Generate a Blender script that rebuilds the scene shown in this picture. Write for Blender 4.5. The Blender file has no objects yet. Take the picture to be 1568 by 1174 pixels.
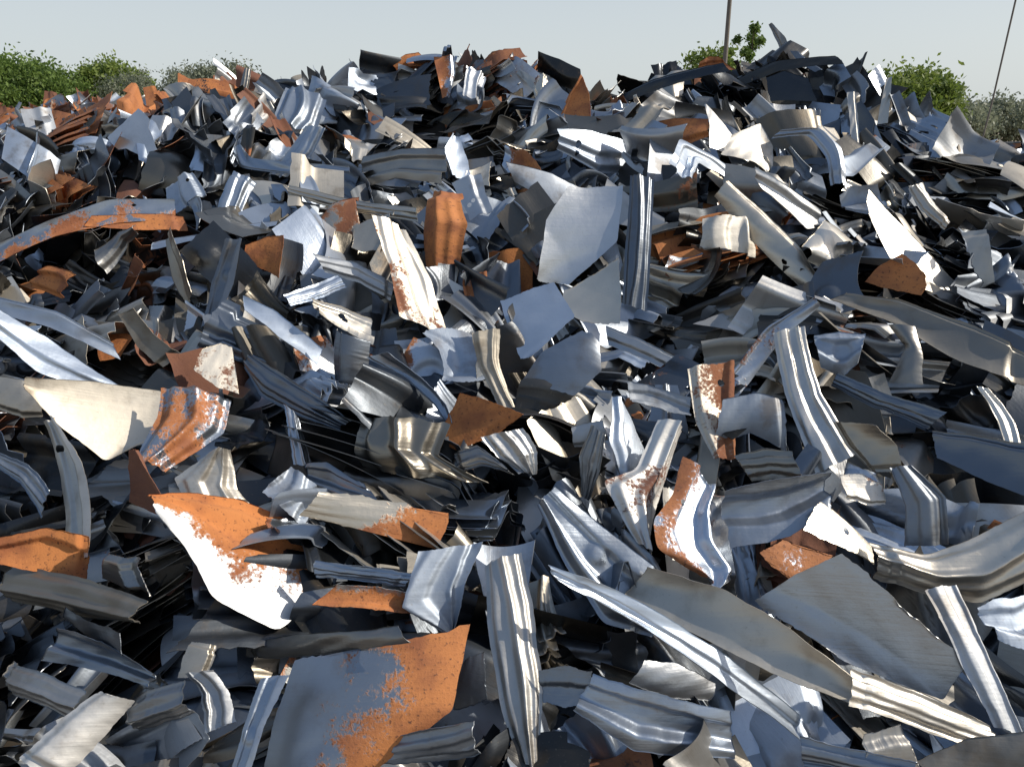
import bpy, math, numpy as np
from mathutils import Vector
rng=np.random.default_rng(7)
sc=bpy.context.scene
sc.view_settings.view_transform='Standard'; sc.view_settings.look='None'; sc.view_settings.exposure=0
COL=sc.collection
def link(o): COL.objects.link(o); return o

# ---------------- materials
class NT:
    def __init__(s,mat): s.t=mat.node_tree; s.n=s.t.nodes; s.l=s.t.links
    def add(s,typ,**k):
        n=s.n.new(typ)
        for a,b in k.items(): setattr(n,a,b)
        return n
    def lk(s,a,b): s.l.new(a,b)
    def math(s,op,a,b=None,c=None,clamp=False):
        n=s.n.new('ShaderNodeMath'); n.operation=op; n.use_clamp=clamp
        for i,v in enumerate((a,b,c)):
            if v is None: continue
            if isinstance(v,(int,float)): n.inputs[i].default_value=v
            else: s.l.new(v,n.inputs[i])
        return n.outputs[0]
    def mix(s,f,a,b):
        n=s.n.new('ShaderNodeMix'); n.data_type='RGBA'
        for i,v in ((0,f),(6,a),(7,b)):
            if isinstance(v,(int,float)): n.inputs[i].default_value=v
            elif isinstance(v,tuple): n.inputs[i].default_value=(*v,1)
            else: s.l.new(v,n.inputs[i])
        return n.outputs[2]
    def noise(s,vec,scale,detail=4,rough=.6):
        n=s.n.new('ShaderNodeTexNoise'); n.inputs['Scale'].default_value=scale
        n.inputs['Detail'].default_value=detail; n.inputs['Roughness'].default_value=rough
        if vec is not None: s.l.new(vec,n.inputs['Vector'])
        return n.outputs[0]
    def sstep(s,v,a,b):
        n=s.n.new('ShaderNodeMapRange'); n.interpolation_type='SMOOTHSTEP'
        n.inputs[1].default_value=a; n.inputs[2].default_value=b; s.l.new(v,n.inputs[0]); return n.outputs[0]
def newmat(name):
    m=bpy.data.materials.new(name); m.use_nodes=True; return m,NT(m),m.node_tree.nodes['Principled BSDF']
def scrap_mat():
    m,t,p=newmat('scrap_steel')
    a=t.add('ShaderNodeAttribute',attribute_name='pc'); u=t.add('ShaderNodeAttribute',attribute_name='uvw')
    sep=t.add('ShaderNodeSeparateColor'); t.lk(a.outputs['Color'],sep.inputs[0])
    tone,rust,rnd=sep.outputs; met=a.outputs['Alpha']; uv=u.outputs['Vector']
    n1=t.noise(uv,7,5,.6); n2=t.noise(uv,90,3,.7); n3=t.noise(uv,3,3)
    mp=t.add('ShaderNodeMapping'); mp.inputs['Scale'].default_value=(4,140,60); t.lk(uv,mp.inputs[0])
    n4=t.noise(mp.outputs[0],1.0,3)
    mk=t.math('ADD',t.math('MULTIPLY',t.math('SUBTRACT',n1,.5),1.3),t.math('MULTIPLY',t.math('SUBTRACT',n2,.5),.5))
    mask=t.sstep(t.math('ADD',rust,mk),.46,.60)
    mask=t.math('MULTIPLY',mask,t.sstep(rust,.02,.2))
    rnd2=t.math('FRACT',t.math('MULTIPLY',rnd,7.31)); rnd3=t.math('FRACT',t.math('MULTIPLY',rnd,23.7))
    cool=t.mix(t.sstep(rnd2,.25,1.),(.66,.75,.88),(.94,.86,.73))
    tn=t.math('MULTIPLY',tone,t.math('ADD',.78,t.math('MULTIPLY',n3,.45)))
    sc_=t.add('ShaderNodeVectorMath',operation='SCALE'); t.lk(cool,sc_.inputs[0]); t.lk(tn,sc_.inputs['Scale'])
    stain=t.mix(t.math('MULTIPLY',t.sstep(n1,.50,.70),t.math('MULTIPLY',rnd3,.55)),sc_.outputs[0],(.15,.11,.07))
    stain=t.mix(t.math('MULTIPLY',t.sstep(n2,.60,.75),.35),stain,(.25,.21,.16))
    rc=t.mix(t.sstep(n1,.38,.68),(.50,.19,.06),(.27,.095,.04))
    rc=t.mix(t.sstep(n2,.55,.72),rc,(.11,.045,.025))
    rc=t.mix(t.math('MULTIPLY',t.sstep(rnd,.2,.8),.85),rc,(.135,.06,.042))
    t.lk(t.mix(mask,stain,rc),p.inputs['Base Color'])
    t.lk(t.math('MULTIPLY',met,t.math('SUBTRACT',1,mask)),p.inputs['Metallic'])
    ro=t.math('ADD',t.math('ADD',.15,t.math('MULTIPLY',n3,.26)),t.math('MULTIPLY',n4,.12))
    ro=t.math('ADD',ro,t.math('MULTIPLY',t.math('POWER',rnd3,2.),.28))
    ro=t.math('ADD',ro,t.math('MULTIPLY',mask,.4),clamp=True)
    t.lk(ro,p.inputs['Roughness'])
    h=t.math('ADD',t.math('ADD',t.math('MULTIPLY',n4,.25),t.math('MULTIPLY',n1,1.6)),t.math('MULTIPLY',t.math('MULTIPLY',n2,mask),.8))
    b=t.add('ShaderNodeBump'); b.inputs['Strength'].default_value=.35; b.inputs['Distance'].default_value=.006
    t.lk(h,b.inputs['Height']); t.lk(b.outputs[0],p.inputs['Normal'])
    return m
def two_tone(name,sc_,c1,c2,ro):
    m,t,p=newmat(name); g=t.add('ShaderNodeNewGeometry').outputs['Position']
    t.lk(t.mix(t.noise(g,sc_,6),c1,c2),p.inputs['Base Color']); p.inputs['Roughness'].default_value=ro
    return m
def leaf_mat(name,c1,c2):
    m,t,p=newmat(name); a=t.add('ShaderNodeAttribute',attribute_name='lc')
    c=t.mix(a.outputs['Fac'],c1,c2); t.lk(c,p.inputs['Base Color']); p.inputs['Roughness'].default_value=.6
    tr=t.add('ShaderNodeBsdfTranslucent'); t.lk(c,tr.inputs[0]); mx=t.add('ShaderNodeMixShader'); mx.inputs[0].default_value=.4
    t.lk(p.outputs[0],mx.inputs[1]); t.lk(tr.outputs[0],mx.inputs[2]); t.lk(mx.outputs[0],t.n['Material Output'].inputs[0])
    return m
SCRAP=scrap_mat(); CORE=two_tone('heap_core_shade',6,(.03,.025,.02),(.06,.05,.04),.8)  # core coloured near-black to stand in for shade in gaps between pieces

# ---------------- heap shape
RX=np.array([-9,-6.5,-4.8,-4.0,-3.2,-2.6,-1.7,-1.2,-.7,-.1,.4,.75,1.2,1.7,2.3,2.7,3.1,3.7,4.8,6.5,9])
RZ=np.array([1.1,1.6,1.82,1.93,2.06,2.24,2.30,2.38,2.47,2.47,2.32,2.14,2.32,2.44,2.50,2.36,2.03,1.82,1.68,1.4,1.0])
PITS=[(.82,3.5,.28,.30),(.12,2.25,.22,.24),(-.55,3.0,.2,.2),(1.45,2.75,.22,.2),(-1.1,2.2,.2,.2),(-1.0,1.75,.2,.18),(.3,2.75,.2,.18),(.95,1.95,.16,.18),(-1.55,3.2,.22,.2),(1.9,3.1,.25,.22),(.2,3.6,.2,.2),(-.1,1.7,.15,.15)]
def lump(x,y): return .07*np.sin(2.3*x+1.1*y)+.06*np.sin(-1.7*x+2.9*y+1)+.04*np.sin(5.1*x+.7)*np.cos(4.3*y)
def plane(y): return 2.0+.37*(y-5.6)
def H(x,y):
    r=np.interp(x,RX,RZ)
    a=plane(y)+lump(x,y)+.25*np.clip(y-6,0,1.2)*(r>2.3)
    for px,py,pr,pd in PITS: a=a-pd*np.exp(-((x-px)**2+((y-py)/1.3)**2)/pr**2)
    b=r+.25*lump(x,y); c=r-.55*(y-7.6)
    return np.maximum(np.minimum(np.minimum(a,b),c),0.)
# ---------------- sheet emitter
def mesh_np(name,V,F,smooth=True):
    me=bpy.data.meshes.new(name); me.vertices.add(len(V)); me.vertices.foreach_set('co',V.astype('f').ravel())
    k=F.shape[1]; me.loops.add(F.size); me.loops.foreach_set('vertex_index',F.astype('i').ravel())
    me.polygons.add(len(F)); me.polygons.foreach_set('loop_start',np.arange(len(F),dtype='i')*k)
    me.polygons.foreach_set('use_smooth',np.full(len(F),smooth)); me.update(calc_edges=True)
    return link(bpy.data.objects.new(name,me))
class Acc:
    def __init__(s): s.v=[];s.f=[];s.c=[];s.u=[];s.n=0
    def emit(s,P,th,pc,uvw,keep=None):
        K,nu,nv,_=P.shape
        du=np.gradient(P,axis=1); dv=np.gradient(P,axis=2)
        n=np.cross(du,dv); n/=np.linalg.norm(n,axis=-1,keepdims=True)+1e-9
        I=np.arange(nu*nv).reshape(nu,nv)
        q=np.stack([I[:-1,:-1],I[1:,:-1],I[1:,1:],I[:-1,1:]],-1).reshape(-1,4)
        if keep is not None: q=q[keep.ravel()]
        b=np.concatenate([I[:,0],I[-1,1:],I[-2::-1,-1],I[0,-2:0:-1]]); nb=len(b)
        T=P.reshape(K,-1,3); Nn=n.reshape(K,-1,3)
        rt=T[:,b]; rb=rt-Nn[:,b]*th
        V=np.concatenate([T,rt,rb],1)
        k=np.arange(nb); k2=(k+1)%nb; o=nu*nv
        rim=np.stack([o+k,o+k2,o+nb+k2,o+nb+k],-1)
        F=np.concatenate([q,rim]); nvt=V.shape[1]
        s.f.append((F[None]+(np.arange(K)*nvt)[:,None,None]+s.n).reshape(-1,4))
        s.v.append(V.reshape(-1,3)); s.n+=K*nvt
        def ex(A):
            A=A.reshape(K,nu*nv,-1); return np.concatenate([A,A[:,b],A[:,b]],1).reshape(-1,A.shape[-1])
        s.c.append(ex(pc)); s.u.append(ex(uvw))
    def build(s,name,parent=None):
        o=mesh_np(name,np.concatenate(s.v),np.concatenate(s.f))
        o.data.attributes.new('pc','FLOAT_COLOR','POINT').data.foreach_set('color',np.concatenate(s.c).astype('f').ravel())
        o.data.attributes.new('uvw','FLOAT_VECTOR','POINT').data.foreach_set('vector',np.concatenate(s.u).astype('f').ravel())
        o.data.materials.append(SCRAP); o.parent=parent
        return o
def nrm(a): return a/(np.linalg.norm(a,axis=-1,keepdims=True)+1e-9)
def pieces(acc,pos,N,ang,L,W,nu,nv,tone,rust,met,th,curve=1.,rg=None,rn=None):
    K=len(pos)
    if rg is None: rg=np.arange(K)          # pieces of one stack share their pressed shape
    def R(a,b): return rng.uniform(a,b,K)[rg][:,None,None]
    def on(p): return (rng.random(K)<p)[rg][:,None,None]
    u=np.linspace(-.5,.5,nu)[None,:,None]; v=np.linspace(-.5,.5,nv)[None,None,:]
    Lx=L[:,None,None]; Wx=W[:,None,None]
    ph=R(0,6.3)
    wid=1+R(-1.1,1.1)*on(.5)*u+R(-1.,.3)*on(.3)*u*u*2
    wid=wid-R(.0,.4)*on(.4)*(u>R(-.3,.4))
    wid=np.clip(wid,.3,2)
    jag=(rng.random((K,nu,1))-.5)*.07*on(.4)
    edge=np.where(v>0,1,1+jag)
    yl=v*wid*edge*Wx+R(-.4,.4)*on(.45)*Lx*(u*u)*1.6
    xl=Lx*(u+R(-.5,.5)*v*on(.65)*Wx/Lx*1.6+R(-.5,.5)*on(.3)*(v*v)*(u*2)*Wx/Lx)
    xl=xl+(rng.random((K,1,nv))-.5)*.04*Wx*on(.5)*(np.abs(u)>.49)
    vc=v+R(-.9,.9)*on(.5)*u*u*2+R(-.3,.3)*on(.5)*u       # pressed lines curve across the sheet
    vs=vc+R(-.18,.18)
    z=R(-.24,.24)*on(.35)*np.exp(-(vs/R(.06,.13))**2)
    z=z+R(-.38,.38)*on(.3)/(1+np.exp(-(np.abs(v)-.35)/.015))
    z=z+R(-.45,.45)*on(.35)/(1+np.exp(-(v-.34)/.015))      # folded flange, one side
    z=z+R(-.4,.4)*on(.3)/(1+np.exp(-(u-.38)*Lx/Wx/.02))     # folded end
    z=z+R(.02,.045)*on(.07)*np.tanh(2.5*np.cos(vc*R(12,18)))
    z=z+R(-.32,.32)*on(.35)*np.tanh((vc+R(-.2,.2))*R(12,30))
    z=z+R(-.5,.5)*on(.35)*v*v*2
    rr2=np.sqrt(((u-R(-.3,.3))*Lx)**2+((v-R(-.25,.25))*Wx)**2)
    z=z+R(-.16,.16)*on(.2)/(1+np.exp((rr2-R(.15,.35)*Wx)/(.03*Wx)))   # round pressed boss
    z=z*Wx
    z=z+Lx*.006*np.sin(u*R(3,11)+ph)*np.cos(v*R(2,8)+ph)
    z=z+on(.14)*R(-.5,.5)*Lx*np.abs(u-R(-.3,.3))
    th0=R(-1,1)*np.where(on(.15),2.0,.5)*curve; th0=np.where(np.abs(th0)<.05,.05,th0)
    Rad=Lx/th0; a=xl/Rad
    X=(Rad-z)*np.sin(a); Z=Rad-(Rad-z)*np.cos(a); Y=yl
    tw=R(-.5,.5)*on(.4)*u
    Y,Z=Y*np.cos(tw)-Z*np.sin(tw),Y*np.sin(tw)+Z*np.cos(tw)
    Z=Z-Z.mean(axis=(1,2),keepdims=True)
    N=nrm(N); ref=np.tile(np.array([1.,0,0]),(K,1)); A=nrm(ref-N*(ref*N).sum(-1,keepdims=True)); B=np.cross(N,A)
    c,s_=np.cos(ang)[:,None],np.sin(ang)[:,None]; A2=A*c+B*s_; B2=-A*s_+B*c
    f=lambda M:M[:,None,None,:]
    P=f(pos)+X[...,None]*f(A2)+Y[...,None]*f(B2)+Z[...,None]*f(N)
    one=np.ones((K,nu,nv))
    rr=rust[:,None,None]+np.where(on(.4),1,0)*R(-.5,.5)*2*u*(rust[:,None,None]>.1)
    rd=rng.random(K) if rn is None else rn
    pc=np.stack([one*tone[:,None,None],np.clip(rr*one,0,1.2),one*rd[:,None,None],one*met[:,None,None]],-1)
    off=rng.uniform(0,50,(K,1,1,3))
    uvw=np.stack([xl*one,yl*one,Z*0],-1)+off
    acc.emit(P,th,pc,uvw)

root=link(bpy.data.objects.new('scrap_metal_heap',None))
# ---------------- large offcuts: world x y (cm) ; cut edge A ; cut edge B ; tone rustA rustB curl bend bead
HP="""-82 194;250 793 300 775 360 768 430 780 485 820;262 830 300 860 345 915 425 940 482 868;.85 1.2 .1 .1 .1 0
-38 150;430 1015 410 1090 395 1190;712 975 690 1085 570 1160;.45 0 .9 .25 .1 8
46 164;845 922 950 945 1100 990 1248 1055;860 938 950 972 1100 1030 1250 1088;1 0 0 .3 .1 0
63 170;1010 868 1120 905 1200 960 1297 1045;975 910 1060 960 1160 1015 1280 1068;.6 .1 0 .35 .1 8
96 173;1165 930 1225 885 1290 848;1290 1010 1420 1058 1452 998;.6 0 .15 0 0 8
27 193;850 755 930 815 1010 870 1020 890;825 785 870 870 925 945 1000 960;.5 .1 0 .05 .1 3
0 163;740 880 745 960 770 1070 805 1155;800 862 815 930 830 1040 825 1130;.55 0 .2 .1 .1 1
-20 184;640 850 620 930 690 968;740 835 715 900 700 960;.6 0 .1 .3 .2 2
86 192;1205 830 1165 850 1180 872;1285 850 1250 880 1215 898;.6 .8 .8 0 0 8
102 205;1280 765 1250 790 1222 820;1345 815 1345 835 1340 850;.9 .3 .35 .1 0 9
86 212;1110 750 1190 730 1275 720;1110 835 1200 815 1270 775;.5 .1 0 .3 .1 3
115 264;1197 507 1205 600 1230 720;1247 495 1260 600 1297 690;.7 0 0 .1 .15 2
99 284;1250 462 1180 500 1120 570 1060 625;1262 472 1200 520 1150 580 1085 650;.6 .4 .3 .2 .2 0
76 258;1058 565 1065 640 1085 695;1130 548 1125 620 1110 700;.6 .45 .7 .1 .1 0
42 240;945 610 935 680 960 740;962 610 1000 690 975 748;1 0 0 .3 .1 0
46 222;1020 640 985 720 930 742 965 830;1062 650 1035 730 1010 790 990 845;.9 .4 .5 .3 .2 1
58 208;1060 705 1040 760 1000 800 1000 840 1060 870;1110 745 1090 790 1100 830 1130 860 1085 885;.8 .7 .1 .5 .2 3
35 385;870 285 835 340 822 430;955 282 945 370 870 437;.74 .1 0 .15 .1 8
11 313;765 455 780 500 795 545;850 432 880 485 815 545;.7 0 0 0 .1 8
36 334;865 440 860 470 890 495;950 398 948 450 943 497;.7 0 0 .1 0 8
64 380;968 258 960 350 950 460;1003 270 995 370 985 478;.25 .1 .1 .1 .05 1
-37 388;645 285 640 350 640 415;690 290 712 345 690 425;.3 1.0 1.2 .5 .2 1
-48 347;565 355 600 420 615 495;615 345 660 410 690 500;.9 .5 .3 .2 .1 2
-32 236;545 640 537 690 548 715;685 650 670 700 750 745;.3 .1 .1 .2 .35 1
-12 252;700 600 750 620 800 640;665 670 700 688 760 665;.5 1.2 1.2 .1 .1 8
-67 287;500 500 498 540 497 575;565 520 563 560 560 595;.25 .1 .1 .8 .1 0
-85 268;355 525 430 570 500 620 545 655;345 545 390 600 460 640 530 670;.25 0 0 .3 .1 1
-150 252;62 600 130 590 220 585 250 650;65 620 110 660 170 702 215 665;.78 .3 0 .2 .1 8
-119 248;235 597 240 640 225 715;335 597 335 650 275 715;.5 .6 .55 .1 .1 1
-101 225;325 690 268 735 285 775;345 690 360 750 380 775;.7 0 0 .2 .2 2
-142 195;0 830 60 812 120 820;0 865 70 875 130 890;.5 1.2 1.2 .1 .1 0
-126 181;-30 880 100 885 260 900;-30 938 120 945 250 930;.3 0 0 .3 .1 1
-146 220;30 640 70 720 110 800 135 858;60 640 120 710 160 780 190 850;.6 0 .1 .2 .2 3
-115 189;130 890 133 870 137 852;245 902 230 875 210 850;.4 0 .1 .2 0 0
-110 164;65 970 160 985 262 1015;48 1020 150 1025 262 1037;.35 0 0 .2 .1 3
-43 207;495 755 485 772 470 792;685 785 680 815 665 842;.6 0 1.0 .1 .1 8
-41 180;520 895 600 900 650 915;483 925 560 930 640 945;.6 .6 .9 .3 .1 0
-53 167;335 1008 450 975 620 945;335 1030 450 1010 640 968;.3 .1 .1 .3 .1 0
-188 292;-10 503 80 520 180 560;0 530 80 568 182 568;.95 0 .2 .1 .1 0
-198 308;-20 450 90 475 165 520;-20 475 80 500 178 548;.6 0 0 .2 .1 0
-216 342;75 408 105 415 130 430;25 425 60 438 95 455;.5 1.2 1.2 .1 0 0
-224 390;0 395 80 345 160 300 245 285;10 420 90 370 170 340 250 320;.5 .35 .6 .3 .1 0
-198 399;150 340 210 328 270 320;145 358 210 355 282 343;.5 1.2 1.2 .1 0 0
-141 480;332 205 360 245 440 270 540 282;350 200 375 232 445 257 540 272;.5 .2 .1 .2 .1 0
-152 565;432 122 425 180 440 205;495 138 490 190 475 205;.5 0 0 .2 .1 1
-135 487;470 195 440 230 412 262;500 205 480 240 440 272;.6 0 0 .2 .1 2
-68 463;545 230 610 228 680 235;540 285 610 275 680 290;.4 .1 0 .2 .1 3
-34 478;690 205 678 240 690 280;700 205 715 240 720 275;1 0 0 .2 .1 0
-53 628;665 85 672 120 680 155;695 82 698 110 690 150;.7 .7 .4 .3 .1 0
-28 611;715 95 712 130 710 160;745 100 740 130 735 165;.9 0 0 .3 .1 1
44 576;890 120 870 140 850 180;892 122 900 150 902 190;.3 1.2 1.2 .1 .1 0
101 512;985 178 1030 185 1080 200;960 205 1000 240 1075 225;.4 1.0 1.0 .1 .1 0
55 490;850 225 900 210 970 195;860 245 920 265 985 235;.75 0 .2 .2 .1 0
145 516;1080 165 1082 200 1080 240;1084 165 1135 215 1160 245;1 0 0 .1 .1 0
187 485;1190 195 1240 200 1262 240 1265 280;1210 185 1270 195 1290 225 1290 285;.6 0 0 .3 .2 1
120 454;1010 300 1040 235 1100 225 1180 240;1040 312 1060 270 1100 262 1165 275;.75 0 0 .2 .1 3
131 385;1120 270 1170 320 1220 380 1245 430;1100 295 1140 350 1190 410 1225 450;.6 .3 .1 .4 .1 0
202 370;1325 308 1400 360 1485 435;1320 350 1350 410 1390 447 1490 460;1 0 .3 .05 .05 8
154 421;1150 268 1210 295 1260 310;1165 300 1230 350 1265 335;1 0 0 .2 .1 0
161 375;1225 385 1270 330 1320 345;1240 400 1270 420 1310 390;.9 0 0 .4 .2 0
113 385;1075 335 1073 360 1070 382;1165 330 1166 360 1167 390;.7 0 0 .1 .1 2
180 347;1380 390 1350 405 1330 425;1405 430 1404 445 1400 455;.4 1 1 .1 0 0
174 299;1330 430 1400 450 1480 500 1540 560;1300 440 1380 490 1450 560 1530 610;.3 .2 0 .35 .1 0
180 251;1510 590 1525 640 1535 700;1535 605 1560 640 1562 700;.95 0 .2 .1 .1 1
135 195;1345 830 1430 850 1500 830 1590 785;1345 880 1430 905 1500 915 1590 875;.7 .1 0 .3 .15 1
124 163;1440 920 1465 1000 1500 1100;1510 915 1525 1000 1550 1105;.7 0 0 .1 .05 2
103 149;1300 1040 1400 1060 1530 1100;1290 1085 1400 1110 1530 1142;.75 0 0 .1 .05 2
35 148;910 1035 1000 1055 1120 1085;878 1085 970 1140 1120 1158;.6 0 0 .15 .15 3
43 157;985 1005 1040 1010 1110 1050;960 1035 1020 1060 1100 1075;.5 .1 0 .3 .1 0
-107 143;135 1065 90 1110 50 1155;180 1080 150 1130 100 1190;.8 .3 .2 .4 .1 0
-122 154;-20 1020 70 1040 130 1060;-20 1060 70 1085 125 1105;.45 0 0 .2 .1 1
-63 145;385 1050 370 1110 350 1190;435 1045 410 1110 385 1190;.55 0 0 .2 .1 3
132 214;1370 715 1385 770 1380 830;1400 710 1440 760 1440 830;.35 .15 .1 .1 .1 2
125 239;1285 645 1300 680 1330 720;1340 650 1365 680 1372 720;.4 .3 .2 .2 .1 0
-39 269;560 545 620 580 665 620 690 650;600 540 650 580 690 620 702 648;.5 .15 .1 .4 .2 0
-7 280;722 510 735 560 770 630;765 500 765 550 790 622;.5 0 .1 .1 .1 1
20 285;890 505 830 530 800 570;915 530 918 570 880 600;.4 .1 .1 .2 .1 8
53 295;930 495 980 518 1032 545;935 525 975 545 1010 562;.5 .2 .1 .1 .1 0
-1 237;735 670 760 700 800 725;800 655 820 690 820 725;.6 0 0 .3 .1 1
-99 306;368 460 420 480 490 520;375 482 430 517 490 547;.8 .2 .2 .3 .1 0
164 230;1457 655 1510 665 1580 690;1460 700 1510 735 1580 775;.25 0 0 .2 .1 0
88 251;1110 610 1160 600 1200 610;1100 680 1150 660 1205 690;.5 0 0 .3 .1 0
-23 427;692 275 705 305 720 342;735 262 742 300 752 330;.65 0 0 .1 .1 0
20 440;775 250 840 265 900 290;790 280 850 315 900 322;.7 0 0 .2 .1 8
-154 419;350 255 335 310 330 360;385 265 370 320 360 370;.6 .2 .1 .1 .1 2
-185 431;250 285 255 310 262 332;290 262 305 280 318 302;.65 0 0 .1 .1 0
-135 342;340 365 320 430 310 500;375 370 360 440 335 500;.3 0 .1 .1 .1 3
-150 387;232 365 340 352 450 335;235 378 340 365 450 347;.7 0 0 .2 .05 0
240 722;1178 38 1190 70 1200 100;1183 38 1202 65 1214 100;.3 0 0 .1 .1 0
-205 606;370 102 366 130 360 165;383 105 381 130 376 165;.35 0 0 .1 .05 1
234 539;1298 140 1300 180 1304 230;1310 140 1312 180 1312 230;.6 0 0 .1 0 0
272 578;1358 120 1350 150 1342 190;1366 118 1362 150 1356 190;.6 .2 .2 .1 0 0
150 495;1120 210 1170 180 1190 215;1100 250 1150 250 1185 270;.6 .1 0 .2 .1 0
-122 364;375 372 405 360 435 362;380 400 405 412 430 425;.4 1 1 .1 .1 0
-91 400;485 330 500 300 540 290;490 385 530 385 560 370;.5 .6 .5 .2 .1 0
-88 419;440 280 520 300 640 325;440 295 520 318 640 345;.6 0 0 .1 .1 2
-73 387;535 335 560 325 598 320;540 380 560 390 600 395;.5 .2 0 .2 .1 0
-75 346;480 395 540 400 600 430;500 420 550 430 600 455;.7 0 .1 .2 .1 2
-90 334;440 465 480 435 510 415;455 478 490 455 525 428;.8 .1 .1 .2 .1 2
-74 313;478 478 520 465 560 470;490 500 530 505 565 515;.8 0 0 .4 .2 3
-161 354;240 370 255 430 280 470;265 350 290 400 300 450;.3 0 0 .2 .1 0
-197 371;145 385 175 350 210 345;165 420 190 370 215 360;.3 0 0 .5 .4 2
-153 301;180 480 210 530 250 560;205 470 235 510 275 540;.3 0 0 .2 .1 0
-117 282;310 540 330 525 345 530;305 570 340 590 372 595;.9 .4 .5 .1 0 0
-77 245;430 620 440 660 455 710;455 640 470 680 480 710;.6 0 0 .1 .1 1
-120 222;190 690 182 720 185 770;215 690 250 740 285 790;.3 .8 .8 .1 .1 0
-72 218;440 715 425 735 408 755;490 750 480 770 470 795;.6 0 0 .1 0 2
-56 221;455 715 500 710 560 740;460 745 520 765 600 780;.35 0 0 .3 .1 3
-44 189;478 860 560 870 635 880;480 885 560 890 620 895;.5 0 0 .1 .1 2
-10 233;690 690 730 680 760 700;700 720 740 715 790 730;.3 0 0 .3 .1 1
28 245;875 655 900 648 925 645;880 685 905 680 930 670;.65 .1 0 .2 .1 0
27 231;905 650 885 700 888 760;925 665 918 720 900 770;.3 .1 .1 .5 .1 1
56 262;965 585 1000 590 1060 610;970 620 1010 630 1055 645;.5 .1 0 .2 .1 3
87 231;1130 695 1170 685 1210 690;1150 735 1185 732 1215 735;.35 .1 .2 .1 0 2
135 290;1255 505 1290 500 1325 510;1260 560 1285 580 1310 560;.6 .3 0 .4 .1 3
116 220;1285 730 1320 725 1355 740;1295 765 1325 775 1350 770;.7 .5 .1 .1 0 0
142 263;1300 560 1350 600 1420 640;1290 580 1340 620 1400 660;.3 0 0 .1 .1 2
229 363;1480 352 1490 400 1500 440;1512 350 1515 400 1520 435;.6 .2 .1 .1 .1 0
230 416;1402 282 1415 320 1440 355;1420 278 1435 310 1450 345;.6 .1 .1 .2 .1 1
195 422;1290 300 1310 285 1345 290;1295 325 1320 335 1352 330;.5 .2 .1 .8 .1 0
160 290;1370 490 1385 530 1360 580;1400 500 1405 540 1400 590;.3 .2 .3 .6 .1 0
-189 265;-10 575 30 580 60 600;-10 620 30 635 55 632;.5 .1 0 .2 .1 0
-163 222;-10 690 40 710 85 750;-10 715 30 740 70 790;.4 0 0 .3 .1 1
83 138;1240 1135 1310 1150 1390 1160;1240 1180 1310 1190 1380 1195;.4 0 0 .1 .1 2
91 139;1330 1125 1370 1120 1395 1115;1310 1190 1360 1195 1420 1190;.5 0 0 .1 0 0
113 139;1420 1170 1490 1135 1590 1115;1440 1200 1500 1190 1590 1180;.3 .1 .1 .3 .1 0
139 173;1505 930 1535 920 1590 915;1515 975 1540 985 1590 990;.7 .3 .1 .1 .1 3
-11 157;700 1020 715 1000 740 990;690 1090 715 1080 745 1060;.3 0 0 .1 .1 0
-22 142;560 1150 640 1120 730 1090;580 1180 660 1160 735 1130;.4 0 0 .2 .1 2
14 155;825 1030 860 1025 905 1030;830 1075 860 1085 890 1080;.35 0 0 .1 0 0
-77 152;280 1035 310 1060 325 1110;320 1030 350 1060 365 1100;.5 0 0 .2 .1 3
-90 150;190 1080 220 1060 280 1040;200 1125 240 1110 290 1090;.3 0 0 .2 .1 1
-84 162;290 985 285 1010 282 1030;325 990 325 1015 320 1040;.5 0 0 .1 0 0
-116 171;75 940 140 955 210 960;70 960 140 980 215 990;.2 0 0 .1 0 0
-84 662;600 100 620 85 640 80;612 115 635 105 655 98;.5 .9 .6 .2 .1 2
-13 671;742 85 755 76 772 78;748 108 762 106 780 105;.4 1 1 .1 0 2
26 595;820 112 815 135 825 165;838 108 840 140 858 175;.7 .5 .3 .2 .1 1
18 612;788 95 810 130 830 165;796 93 822 125 850 160;.6 0 0 .1 .1 0
217 643;1125 95 1190 88 1265 110;1130 110 1190 108 1270 130;.08 0 0 .1 .1 0
119 613;940 130 1000 115 1090 112;950 145 1010 135 1100 128;.08 0 0 .1 .1 0
168 661;1072 95 1085 86 1100 88;1068 110 1090 108 1125 108;.4 1.2 1.2 .1 0 0
211 604;1180 110 1205 105 1235 125;1185 150 1210 155 1240 165;.08 0 0 .1 0 0
245 669;1215 72 1225 95 1245 115;1225 75 1238 92 1255 112;.3 0 0 .1 0 0"""
HERO=[];CEN=[]
for ln in HP.split('\n'):
    w,a,b,c=ln.split(';'); HERO.append((np.array(a.split(),float).reshape(-1,2),np.array(b.split(),float).reshape(-1,2),[float(k) for k in c.split()]))
    hx,hy=[float(k)/100 for k in w.split()]
    CEN.append((hx,hy,plane(hy)+.13,(.825*hy+.632)/1132))   # rests on the heap face; drawing unit -> metres
def resamp(P,n,it=1):
    d=np.r_[0,np.cumsum(np.linalg.norm(np.diff(P,axis=0),axis=1))]; s=np.linspace(0,d[-1],n)
    sm=np.stack([np.interp(s,d,P[:,k]) for k in (0,1)],-1)
    for _ in range(it): sm[1:-1]=(sm[:-2]+2*sm[1:-1]+sm[2:])/4
    return sm
acc=Acc()
hr=np.random.default_rng(3); h2=np.random.default_rng(11)
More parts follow.
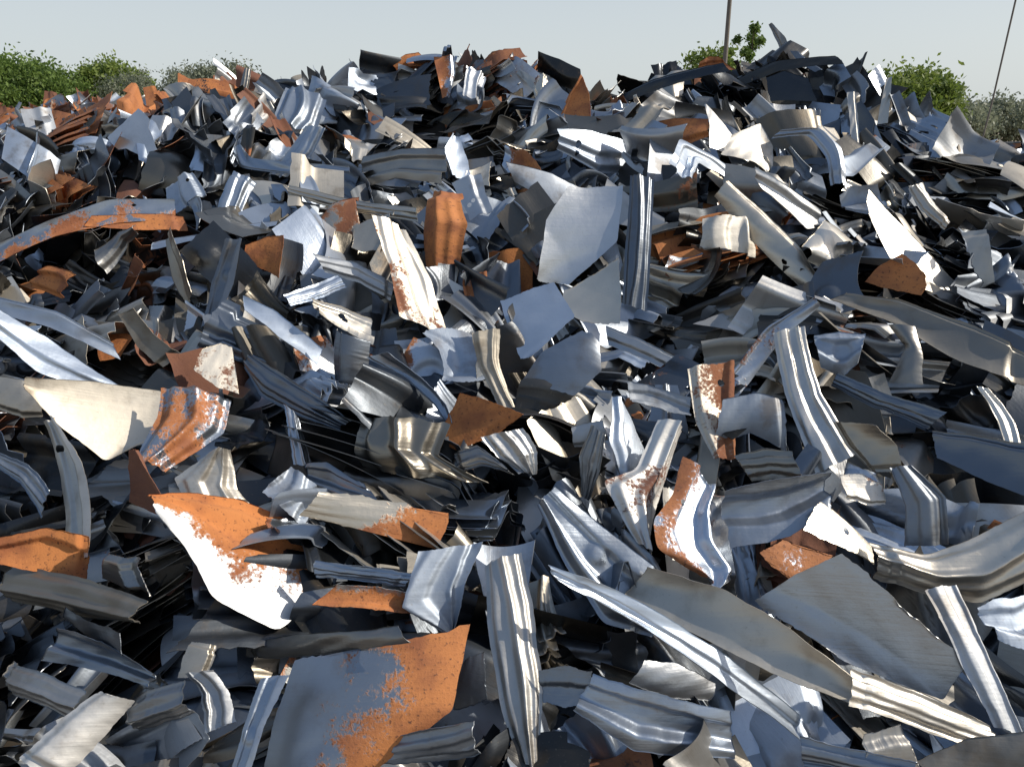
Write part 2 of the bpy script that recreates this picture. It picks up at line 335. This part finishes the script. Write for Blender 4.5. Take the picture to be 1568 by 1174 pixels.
for (A,B,q),(cx,cy,cz,s) in zip(HERO,CEN):
    tone,r0,r1,curl,bend,bead=q
    plain=bead==8                      # flat blanks: cut outline only, no pressed lines
    nu,nv=44,36
    al=np.concatenate([A,B]); c0=(al.min(0)+al.max(0))/2
    A=resamp((A-c0)*[1,-1]*s,nu,2 if len(A)>3 else 1); B=resamp((B-c0)*[1,-1]*s,nu,2 if len(B)>3 else 1)
    A+=np.cumsum(hr.normal(0,.0010,(nu,2)),0)*.7; B+=np.cumsum(hr.normal(0,.0010,(nu,2)),0)*.7
    w=np.linspace(0,1,nv)[None,:,None]
    G=A[:,None]*(1-w)+B[:,None]*w
    Wd=np.linalg.norm(A-B,axis=1).mean(); Ln=np.linalg.norm(np.diff((A+B)/2,axis=0),axis=1).sum()
    jag=np.cumsum(hr.normal(0,.007,(2,nv)),1)*Wd; d0=nrm(G[1]-G[3]); d1=nrm(G[-2]-G[-4])
    G[0]+=d0*jag[0][:,None]; G[-1]+=d1*jag[1][:,None]
    keep=None
    if bead==9 or (bead in(0,3) and min(Wd,Ln)>.10 and tone>=.45 and r0<1 and h2.random()<.3):   # punched holes
        keep=np.ones((nu-1,nv-1),bool)
        for _ in range(1 if bead==9 else h2.integers(1,3)):
            i0=int(nu*(.5 if bead==9 else h2.uniform(.2,.8))); j0=int(nv*(.5 if bead==9 else h2.uniform(.2,.8))); hc=G[i0,j0].copy(); hrad=h2.uniform(.009,.016)
            qc=(G[:-1,:-1]+G[1:,:-1]+G[1:,1:]+G[:-1,1:])/4
            ins=np.linalg.norm(qc-hc,axis=-1)<hrad; keep&=~ins
            vin=np.zeros((nu,nv),bool); vout=np.zeros((nu,nv),bool)
            for di in(0,1):
                for dj in(0,1):
                    vin[di:nu-1+di,dj:nv-1+dj]|=ins; vout[di:nu-1+di,dj:nv-1+dj]|=~ins
            bd=vin&vout; G[bd]=hc+nrm(G[bd]-hc)*hrad
    wv=np.linspace(-.5,.5,nv)[None,:]; uv=np.linspace(-.5,.5,nu)[:,None]
    sg=hr.choice([-1,1],2)
    z=sg[0]*curl*Wd*(.25-wv**2)*1.6+sg[1]*bend*Ln*(.25-uv**2)*1.6
    wc=wv+hr.uniform(-.35,.35)*uv*uv*2
    if bead==1: z=z+.16*Wd*np.exp(-((wc-.08)/.09)**2)-.16*Wd/(1+np.exp(-(np.abs(wv)-.36)/.014))
    if bead==2:
        f=hr.uniform(8,12); o_=hr.uniform(0,3); z=z+.05*Wd*np.tanh(2.6*np.cos(wc*f+o_))-.12*Wd*np.tanh((wv-.3)*30)
    if bead==3: z=z+.16*Wd*np.tanh((wc-.18)*24)-.06*Wd*np.tanh((wc+.25)*28)
    if bead==0 and curl>0 and h2.random()<.5:
        z=z+h2.choice([-1,1])*.09*Wd*np.tanh((wc+h2.uniform(-.35,.35))*26)
    if bead in(0,3) and h2.random()<.45: z=z-h2.uniform(.12,.3)*Wd/(1+np.exp(-(wv*h2.choice([-1,1])-.38)/.012))
    if not plain and h2.random()<.3: z=z-h2.uniform(.1,.25)*Wd/(1+np.exp(-(uv*h2.choice([-1,1])-.4)*Ln/Wd/.02))
    if bead==3 and h2.random()<.4:
        rr=np.linalg.norm(G-G[int(nu*h2.uniform(.3,.7)),int(nv*h2.uniform(.3,.7))],axis=-1); z=z+h2.choice([-1,1])*.08*Wd/(1+np.exp((rr-h2.uniform(.15,.3)*Wd)/(.025*Wd)))
    if plain: z=z+h2.choice([-1,1])*h2.uniform(.03,.08)*Ln*np.abs(uv*.8+wv*h2.uniform(-.8,.8)-h2.uniform(-.2,.2))   # one soft crease
    ph=hr.uniform(0,6,4)
    z=z+.005*Ln*np.sin(uv*9+ph[0])*np.cos(wv*5+ph[1])+.002*Ln*np.sin(uv*21+wv*9+ph[2])
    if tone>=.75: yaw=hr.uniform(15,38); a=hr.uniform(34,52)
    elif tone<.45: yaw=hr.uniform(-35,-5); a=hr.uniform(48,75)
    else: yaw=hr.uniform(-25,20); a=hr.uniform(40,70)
    yaw=math.radians(yaw); a=math.radians(a)
    U=np.array([0,math.cos(a),math.sin(a)]); Rt=np.array([1.,0,0]); N=np.array([0,-math.sin(a),math.cos(a)])
    R2=Rt*math.cos(yaw)-N*math.sin(yaw); N2=Rt*math.sin(yaw)+N*math.cos(yaw)
    gx=G[...,0]/math.cos(yaw); gy=G[...,1]/math.cos(a-math.radians(71))
    z=z-z.mean()
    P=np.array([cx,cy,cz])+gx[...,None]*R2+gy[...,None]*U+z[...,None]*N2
    one=np.ones((nu,nv)); wl=wv+.5
    met=.72 if tone>.8 else .85
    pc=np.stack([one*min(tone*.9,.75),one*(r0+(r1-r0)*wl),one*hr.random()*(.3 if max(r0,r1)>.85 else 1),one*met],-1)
    uvw=np.stack([G[...,0],G[...,1],z*0],-1)+hr.uniform(0,50,3)
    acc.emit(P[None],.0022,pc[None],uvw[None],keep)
acc.build('large_sheet_offcuts',root)

# ---------------- filler pieces
CA=np.array([(c[0],c[1]) for c in CEN]); CR=np.array([c[3]*np.ptp(np.concatenate([h[0],h[1]]),axis=0).max()/2 for h,c in zip(HERO,CEN)])
def filler(acc,K,lo,hi,y0,y1,nu,nv,Lr,th,stack=1,dk=1.):
    y=rng.uniform(y0,y1,K*3); x=rng.uniform(-7.5,7.5,K*3)
    k=np.abs(x)<.78*y+1.1; x=x[k][:K]; y=y[k][:K]; K=len(x)
    d=rng.uniform(lo,hi,K)
    dist=np.sqrt((x[:,None]-CA[None,:,0])**2+((y[:,None]-CA[None,:,1])*1.2)**2)/CR[None]
    d-=np.where(dist.min(1)<.75,.10,0)*(y<6.5)
    z=H(x,y)+d
    fx=.45*np.sin(1.9*x+.8*y)+.25*np.sin(4.1*x-2.3*y+2); fy=.35*np.sin(1.3*x-2.1*y+1)
    if stack>1: N=np.stack([fx*.8+rng.normal(0,.22,K),-.15+fy+rng.normal(0,.22,K),np.full(K,1.)],-1)
    else: N=np.stack([fx+rng.normal(0,.36,K),-.68+fy+rng.normal(0,.32,K),np.full(K,.85)+rng.normal(0,.15,K)],-1)
    N[y>6.6]+=rng.normal(0,.45,(int((y>6.6).sum()),3))
    th0=-.55+.7*np.sin(1.1*x+1.3*y+.5)+.4*np.sin(2.7*y-1.9*x)
    ang=th0+rng.normal(0,.35,K)+np.where(rng.random(K)<.22,rng.uniform(0,3,K),0)
    L=rng.uniform(*Lr,K); W=L*rng.uniform(.25,.8,K)
    r=rng.random(K)
    tone=np.where(r<.46,rng.uniform(.05,.22,K),np.where(r<.86,rng.uniform(.27,.55,K),rng.uniform(.55,.8,K)))*dk  # dk darkens buried layers: shade of depth put into their tone
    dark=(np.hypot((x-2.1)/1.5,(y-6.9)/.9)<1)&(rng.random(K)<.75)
    pr=.035+.25*(y>6)*(x<1)+.05*(x<-2)
    rust=np.where(rng.random(K)<pr,rng.uniform(.6,1.2,K),np.where(rng.random(K)<.3,rng.uniform(.1,.3,K),0))
    rn=rng.random(K)
    pos=np.stack([x,y,z],-1); rg=np.arange(K)
    if stack>1:
        rg=np.repeat(rg,stack); kk=np.tile(np.arange(stack)-stack/2,K); M=len(rg)
        N=nrm(N)[rg]; sp=rng.uniform(.012,.035,K)[rg]
        sl=rng.uniform(-.04,.04,(K,2))[rg]
        pos=pos[rg]+N*(kk*sp)[:,None]+rng.normal(0,.012,(M,3)); pos[:,:2]+=sl*kk[:,None]
        N=N+rng.normal(0,.05,(M,3)); ang=ang[rg]+rng.normal(0,.12,M)+kk*rng.uniform(-.1,.1,K)[rg]; L=L[rg]*rng.uniform(.85,1.15,M); W=W[rg]
        tone=tone[rg]*rng.uniform(.75,1.25,M); rust=rust[rg]; rn=rn[rg]; dark=dark[rg]
    else: M=K
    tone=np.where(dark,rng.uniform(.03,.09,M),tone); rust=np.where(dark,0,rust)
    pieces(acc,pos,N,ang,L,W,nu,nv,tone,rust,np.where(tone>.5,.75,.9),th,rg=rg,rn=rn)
acc=Acc()
filler(acc,600,-.34,-.16,.9,3.6,12,10,(.25,.6),.002,1,.7)
filler(acc,240,-.26,-.05,.9,3.7,16,16,(.24,.54),.002,6)
filler(acc,430,-.13,.02,.9,3.8,22,22,(.17,.50),.002)
filler(acc,1400,-.28,-.10,3.5,8.2,9,8,(.22,.55),.0025,1,.75)
filler(acc,340,-.22,-.03,3.6,7.8,10,10,(.22,.52),.0025,5)
filler(acc,1300,-.12,.05,3.6,7.9,13,13,(.17,.48),.0025)
acc.build('sheet_offcuts',root)
def grid(name,x0,x1,y0,y1,nx,ny,fn,mat,par):
    gx=np.linspace(x0,x1,nx); gy=np.linspace(y0,y1,ny); X,Y=np.meshgrid(gx,gy); I=np.arange(X.size).reshape(X.shape)
    F=np.stack([I[:-1,:-1],I[:-1,1:],I[1:,1:],I[1:,:-1]],-1).reshape(-1,4)
    o=mesh_np(name,np.stack([X,Y,fn(X,Y)],-1).reshape(-1,3),F); o.data.materials.append(mat); o.parent=par
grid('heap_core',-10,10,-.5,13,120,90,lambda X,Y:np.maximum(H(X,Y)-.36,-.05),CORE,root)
# ---------------- far heap
root2=link(bpy.data.objects.new('scrap_metal_heap.001',None))
def H2(x,y): return np.maximum(np.minimum(2.50+.12*np.sin(x*1.3)+.08*np.sin(x*3.1)-.4*np.abs(y-17),2.50-.5*np.maximum(0,x+6.2)),0)
K=2600; x=rng.uniform(-21,-3.5,K); y=rng.uniform(12.5,18.5,K); z=H2(x,y)+rng.uniform(-.15,.08,K)
acc=Acc()
N=np.stack([rng.normal(.1,.5,K),-.7+rng.normal(0,.4,K),np.full(K,.8)],-1)
tone=rng.uniform(.2,.75,K); rust=np.where(rng.random(K)<.6,rng.uniform(.5,1.2,K),.2)
L=rng.uniform(.2,.6,K)
pieces(acc,np.stack([x,y,z],-1),N,rng.uniform(0,6,K),L,L*rng.uniform(.25,.6,K),7,6,tone,rust,np.full(K,.6),.003)
acc.build('sheet_offcuts',root2)
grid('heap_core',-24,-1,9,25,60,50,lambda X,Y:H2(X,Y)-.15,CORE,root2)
# ---------------- ground
o=mesh_np('ground',np.array([[-3000,-3000,0],[3000,-3000,0],[3000,3000,0],[-3000,3000,0.]]),np.array([[0,1,2,3]])); o.data.materials.append(two_tone('dry_earth',.6,(.36,.28,.19),(.20,.16,.11),.95))
# ---------------- trees
BARK=two_tone('bark',5,(.12,.09,.06),(.06,.045,.03),.85)
def tube(pts,rad,n=7):
    V=[];F=[]
    pts=np.array(pts,float)
    for i,(q,r) in enumerate(zip(pts,rad)):
        d=nrm(pts[min(i+1,len(pts)-1)]-pts[max(i-1,0)]); a=nrm(np.cross(d,[.3,1,.1])); b=np.cross(d,a)
        for k in range(n): V.append(q+r*(a*math.cos(6.283*k/n)+b*math.sin(6.283*k/n)))
    for i in range(len(pts)-1):
        for k in range(n): F.append([i*n+k,i*n+(k+1)%n,(i+1)*n+(k+1)%n,(i+1)*n+k])
    return np.array(V),np.array(F)
def tree(name,x,y,h,w,mat,nclump=70,leaf=.13,per=170,sr=1.):
    r=np.random.default_rng(int(abs(x*13+y*7))+5)
    base=np.array([x,y,0.]); par=link(bpy.data.objects.new(name,None)); VV=[];FF=[];n=0
    def add(p,rd):
        nonlocal n
        V,F=tube(p,rd); VV.append(V);FF.append(F+n); n+=len(V)
    top=base+[r.normal(0,.2),0,h*.55]
    add([base,base+[.1,0,h*.2],base+[.0,.1,h*.38],top],[.035*h,.027*h,.022*h,.012*h])
    cen=base+[0,0,h*.6]; C=[]
    for i in range(nclump):
        d=nrm(r.normal(0,1,3)); rr=r.uniform(.35,1.)**.6*(1+.15*math.sin(3*math.atan2(d[0],d[2])+x))
        c=cen+d*rr*np.array([w/2,w/2,h*.36])*.9; C.append(c)
        if i%3==0: m=(base+[0,0,h*.3]+c)/2+r.normal(0,.15,3); add([base+[0,0,h*r.uniform(.25,.5)],m,c],[.010*h,.006*h,.002*h])
    o=mesh_np('trunk_and_limbs',np.concatenate(VV),np.concatenate(FF)); o.data.materials.append(BARK); o.parent=par
    C=np.array(C); cs=r.uniform(.07,.14,len(C))*w*sr
    P=(C[:,None]+r.normal(0,.5,(len(C),per,3))*cs[:,None,None]).reshape(-1,3); M=len(P)
    a=nrm(r.normal(0,1,(M,3))); b=nrm(np.cross(a,r.normal(0,1,(M,3)))); s=leaf*r.uniform(.5,1.2,(M,1))
    V=np.stack([P-a*s,P+b*s*.5,P+a*s,P-b*s*.5],1).reshape(-1,3)
    o=mesh_np('foliage',V,np.arange(M*4).reshape(-1,4),False); o.data.materials.append(mat); o.parent=par
    lc=np.repeat(np.clip(np.repeat(r.random(len(C)),per)*.7+r.random(M)*.4,0,1),4)
    o.data.attributes.new('lc','FLOAT','POINT').data.foreach_set('value',lc.astype('f'))
G1=leaf_mat('foliage_green',(.08,.14,.03),(.16,.24,.05)); G2=leaf_mat('foliage_grey_green',(.16,.19,.13),(.25,.27,.19)); G3=leaf_mat('foliage_yellow_green',(.10,.16,.03),(.21,.27,.055))
tree('leafy_tree',-43,55,6.3,8,G3,240,.17,240); tree('leafy_tree',-39,60,6.4,7,G1,220,.17,240)
tree('leafy_tree',-34.5,56,6.6,9,G1,320,.17,240); tree('leafy_tree',-30,60,6.7,7,G3,230,.17,240)
tree('dry_tree',-26.5,56,6.4,4.5,G2,70,.10,100); tree('dry_tree',-23.8,58,6.3,5,G2,80,.10,110); tree('dry_tree',-20.8,56,6.6,7,G2,170,.13,190)
tree('leafy_tree',9.2,36,5.9,4,G3,80,.12,140); tree('leafy_tree',10.9,38,7.4,2.2,G1,36,.13,100)
tree('leafy_tree',19.6,40,4.6,6.2,G3,300,.14,240); tree('dry_tree',16.9,42,4.6,3.6,G2,80,.12,120)
for xx,yy,hh in [(27,50,4.1),(32,61,4.3),(37,60,4.2),(42,62,4.5)]: tree('dry_tree',xx,yy,hh,6.5,G2,100,.15,140)
# ---------------- poles
PM=two_tone('weathered_pole',5,(.10,.09,.08),(.2,.18,.16),.85)
V,F=tube([(6.65,25,0),(6.62,25,4),(6.58,25,9.5)],[.085,.07,.05],10); o=mesh_np('utility_pole',V,F); o.data.materials.append(PM)
V,F=tube([(16.2,27,0),(16.4,27,3),(16.75,27,13)],[.03,.03,.03],6); o=mesh_np('thin_mast',V,F); o.data.materials.append(PM)
# ---------------- light
sun=Vector((.80,-.02,.60)).normalized(); el=math.asin(sun.z); az=math.atan2(sun.x,sun.y)
w=bpy.data.worlds.new('World'); sc.world=w; w.use_nodes=True; t=w.node_tree; T=NT(w)
bg=t.nodes['Background']; sky=t.nodes.new('ShaderNodeTexSky'); sky.sky_type='NISHITA'; sky.sun_disc=False
sky.sun_elevation=el; sky.sun_rotation=az; sky.dust_density=4; sky.air_density=1.0; sky.ozone_density=1.5
tc=T.add('ShaderNodeTexCoord'); sp=T.add('ShaderNodeSeparateXYZ'); T.lk(tc.outputs['Generated'],sp.inputs[0])
haze=T.mix(T.sstep(sp.outputs[2],0.,.6),(7.9,8.5,8.6),(2.3,3.4,5.3))
T.lk(T.mix(.70,sky.outputs[0],haze),bg.inputs[0]); bg.inputs[1].default_value=.105
ld=bpy.data.lights.new('sun','SUN'); ld.energy=4.7; ld.angle=math.radians(.5); ld.color=(1,.91,.77)
lo=link(bpy.data.objects.new('sun',ld)); lo.rotation_euler=sun.to_track_quat('Z','Y').to_euler()
# ---------------- camera
cd=bpy.data.cameras.new('camera'); cd.lens=26; cd.sensor_width=36; cd.clip_end=10000; cd.clip_start=.05
cam=link(bpy.data.objects.new('camera',cd)); cam.location=(0,0,2.0); cam.rotation_euler=(math.radians(71),0,0); sc.camera=cam
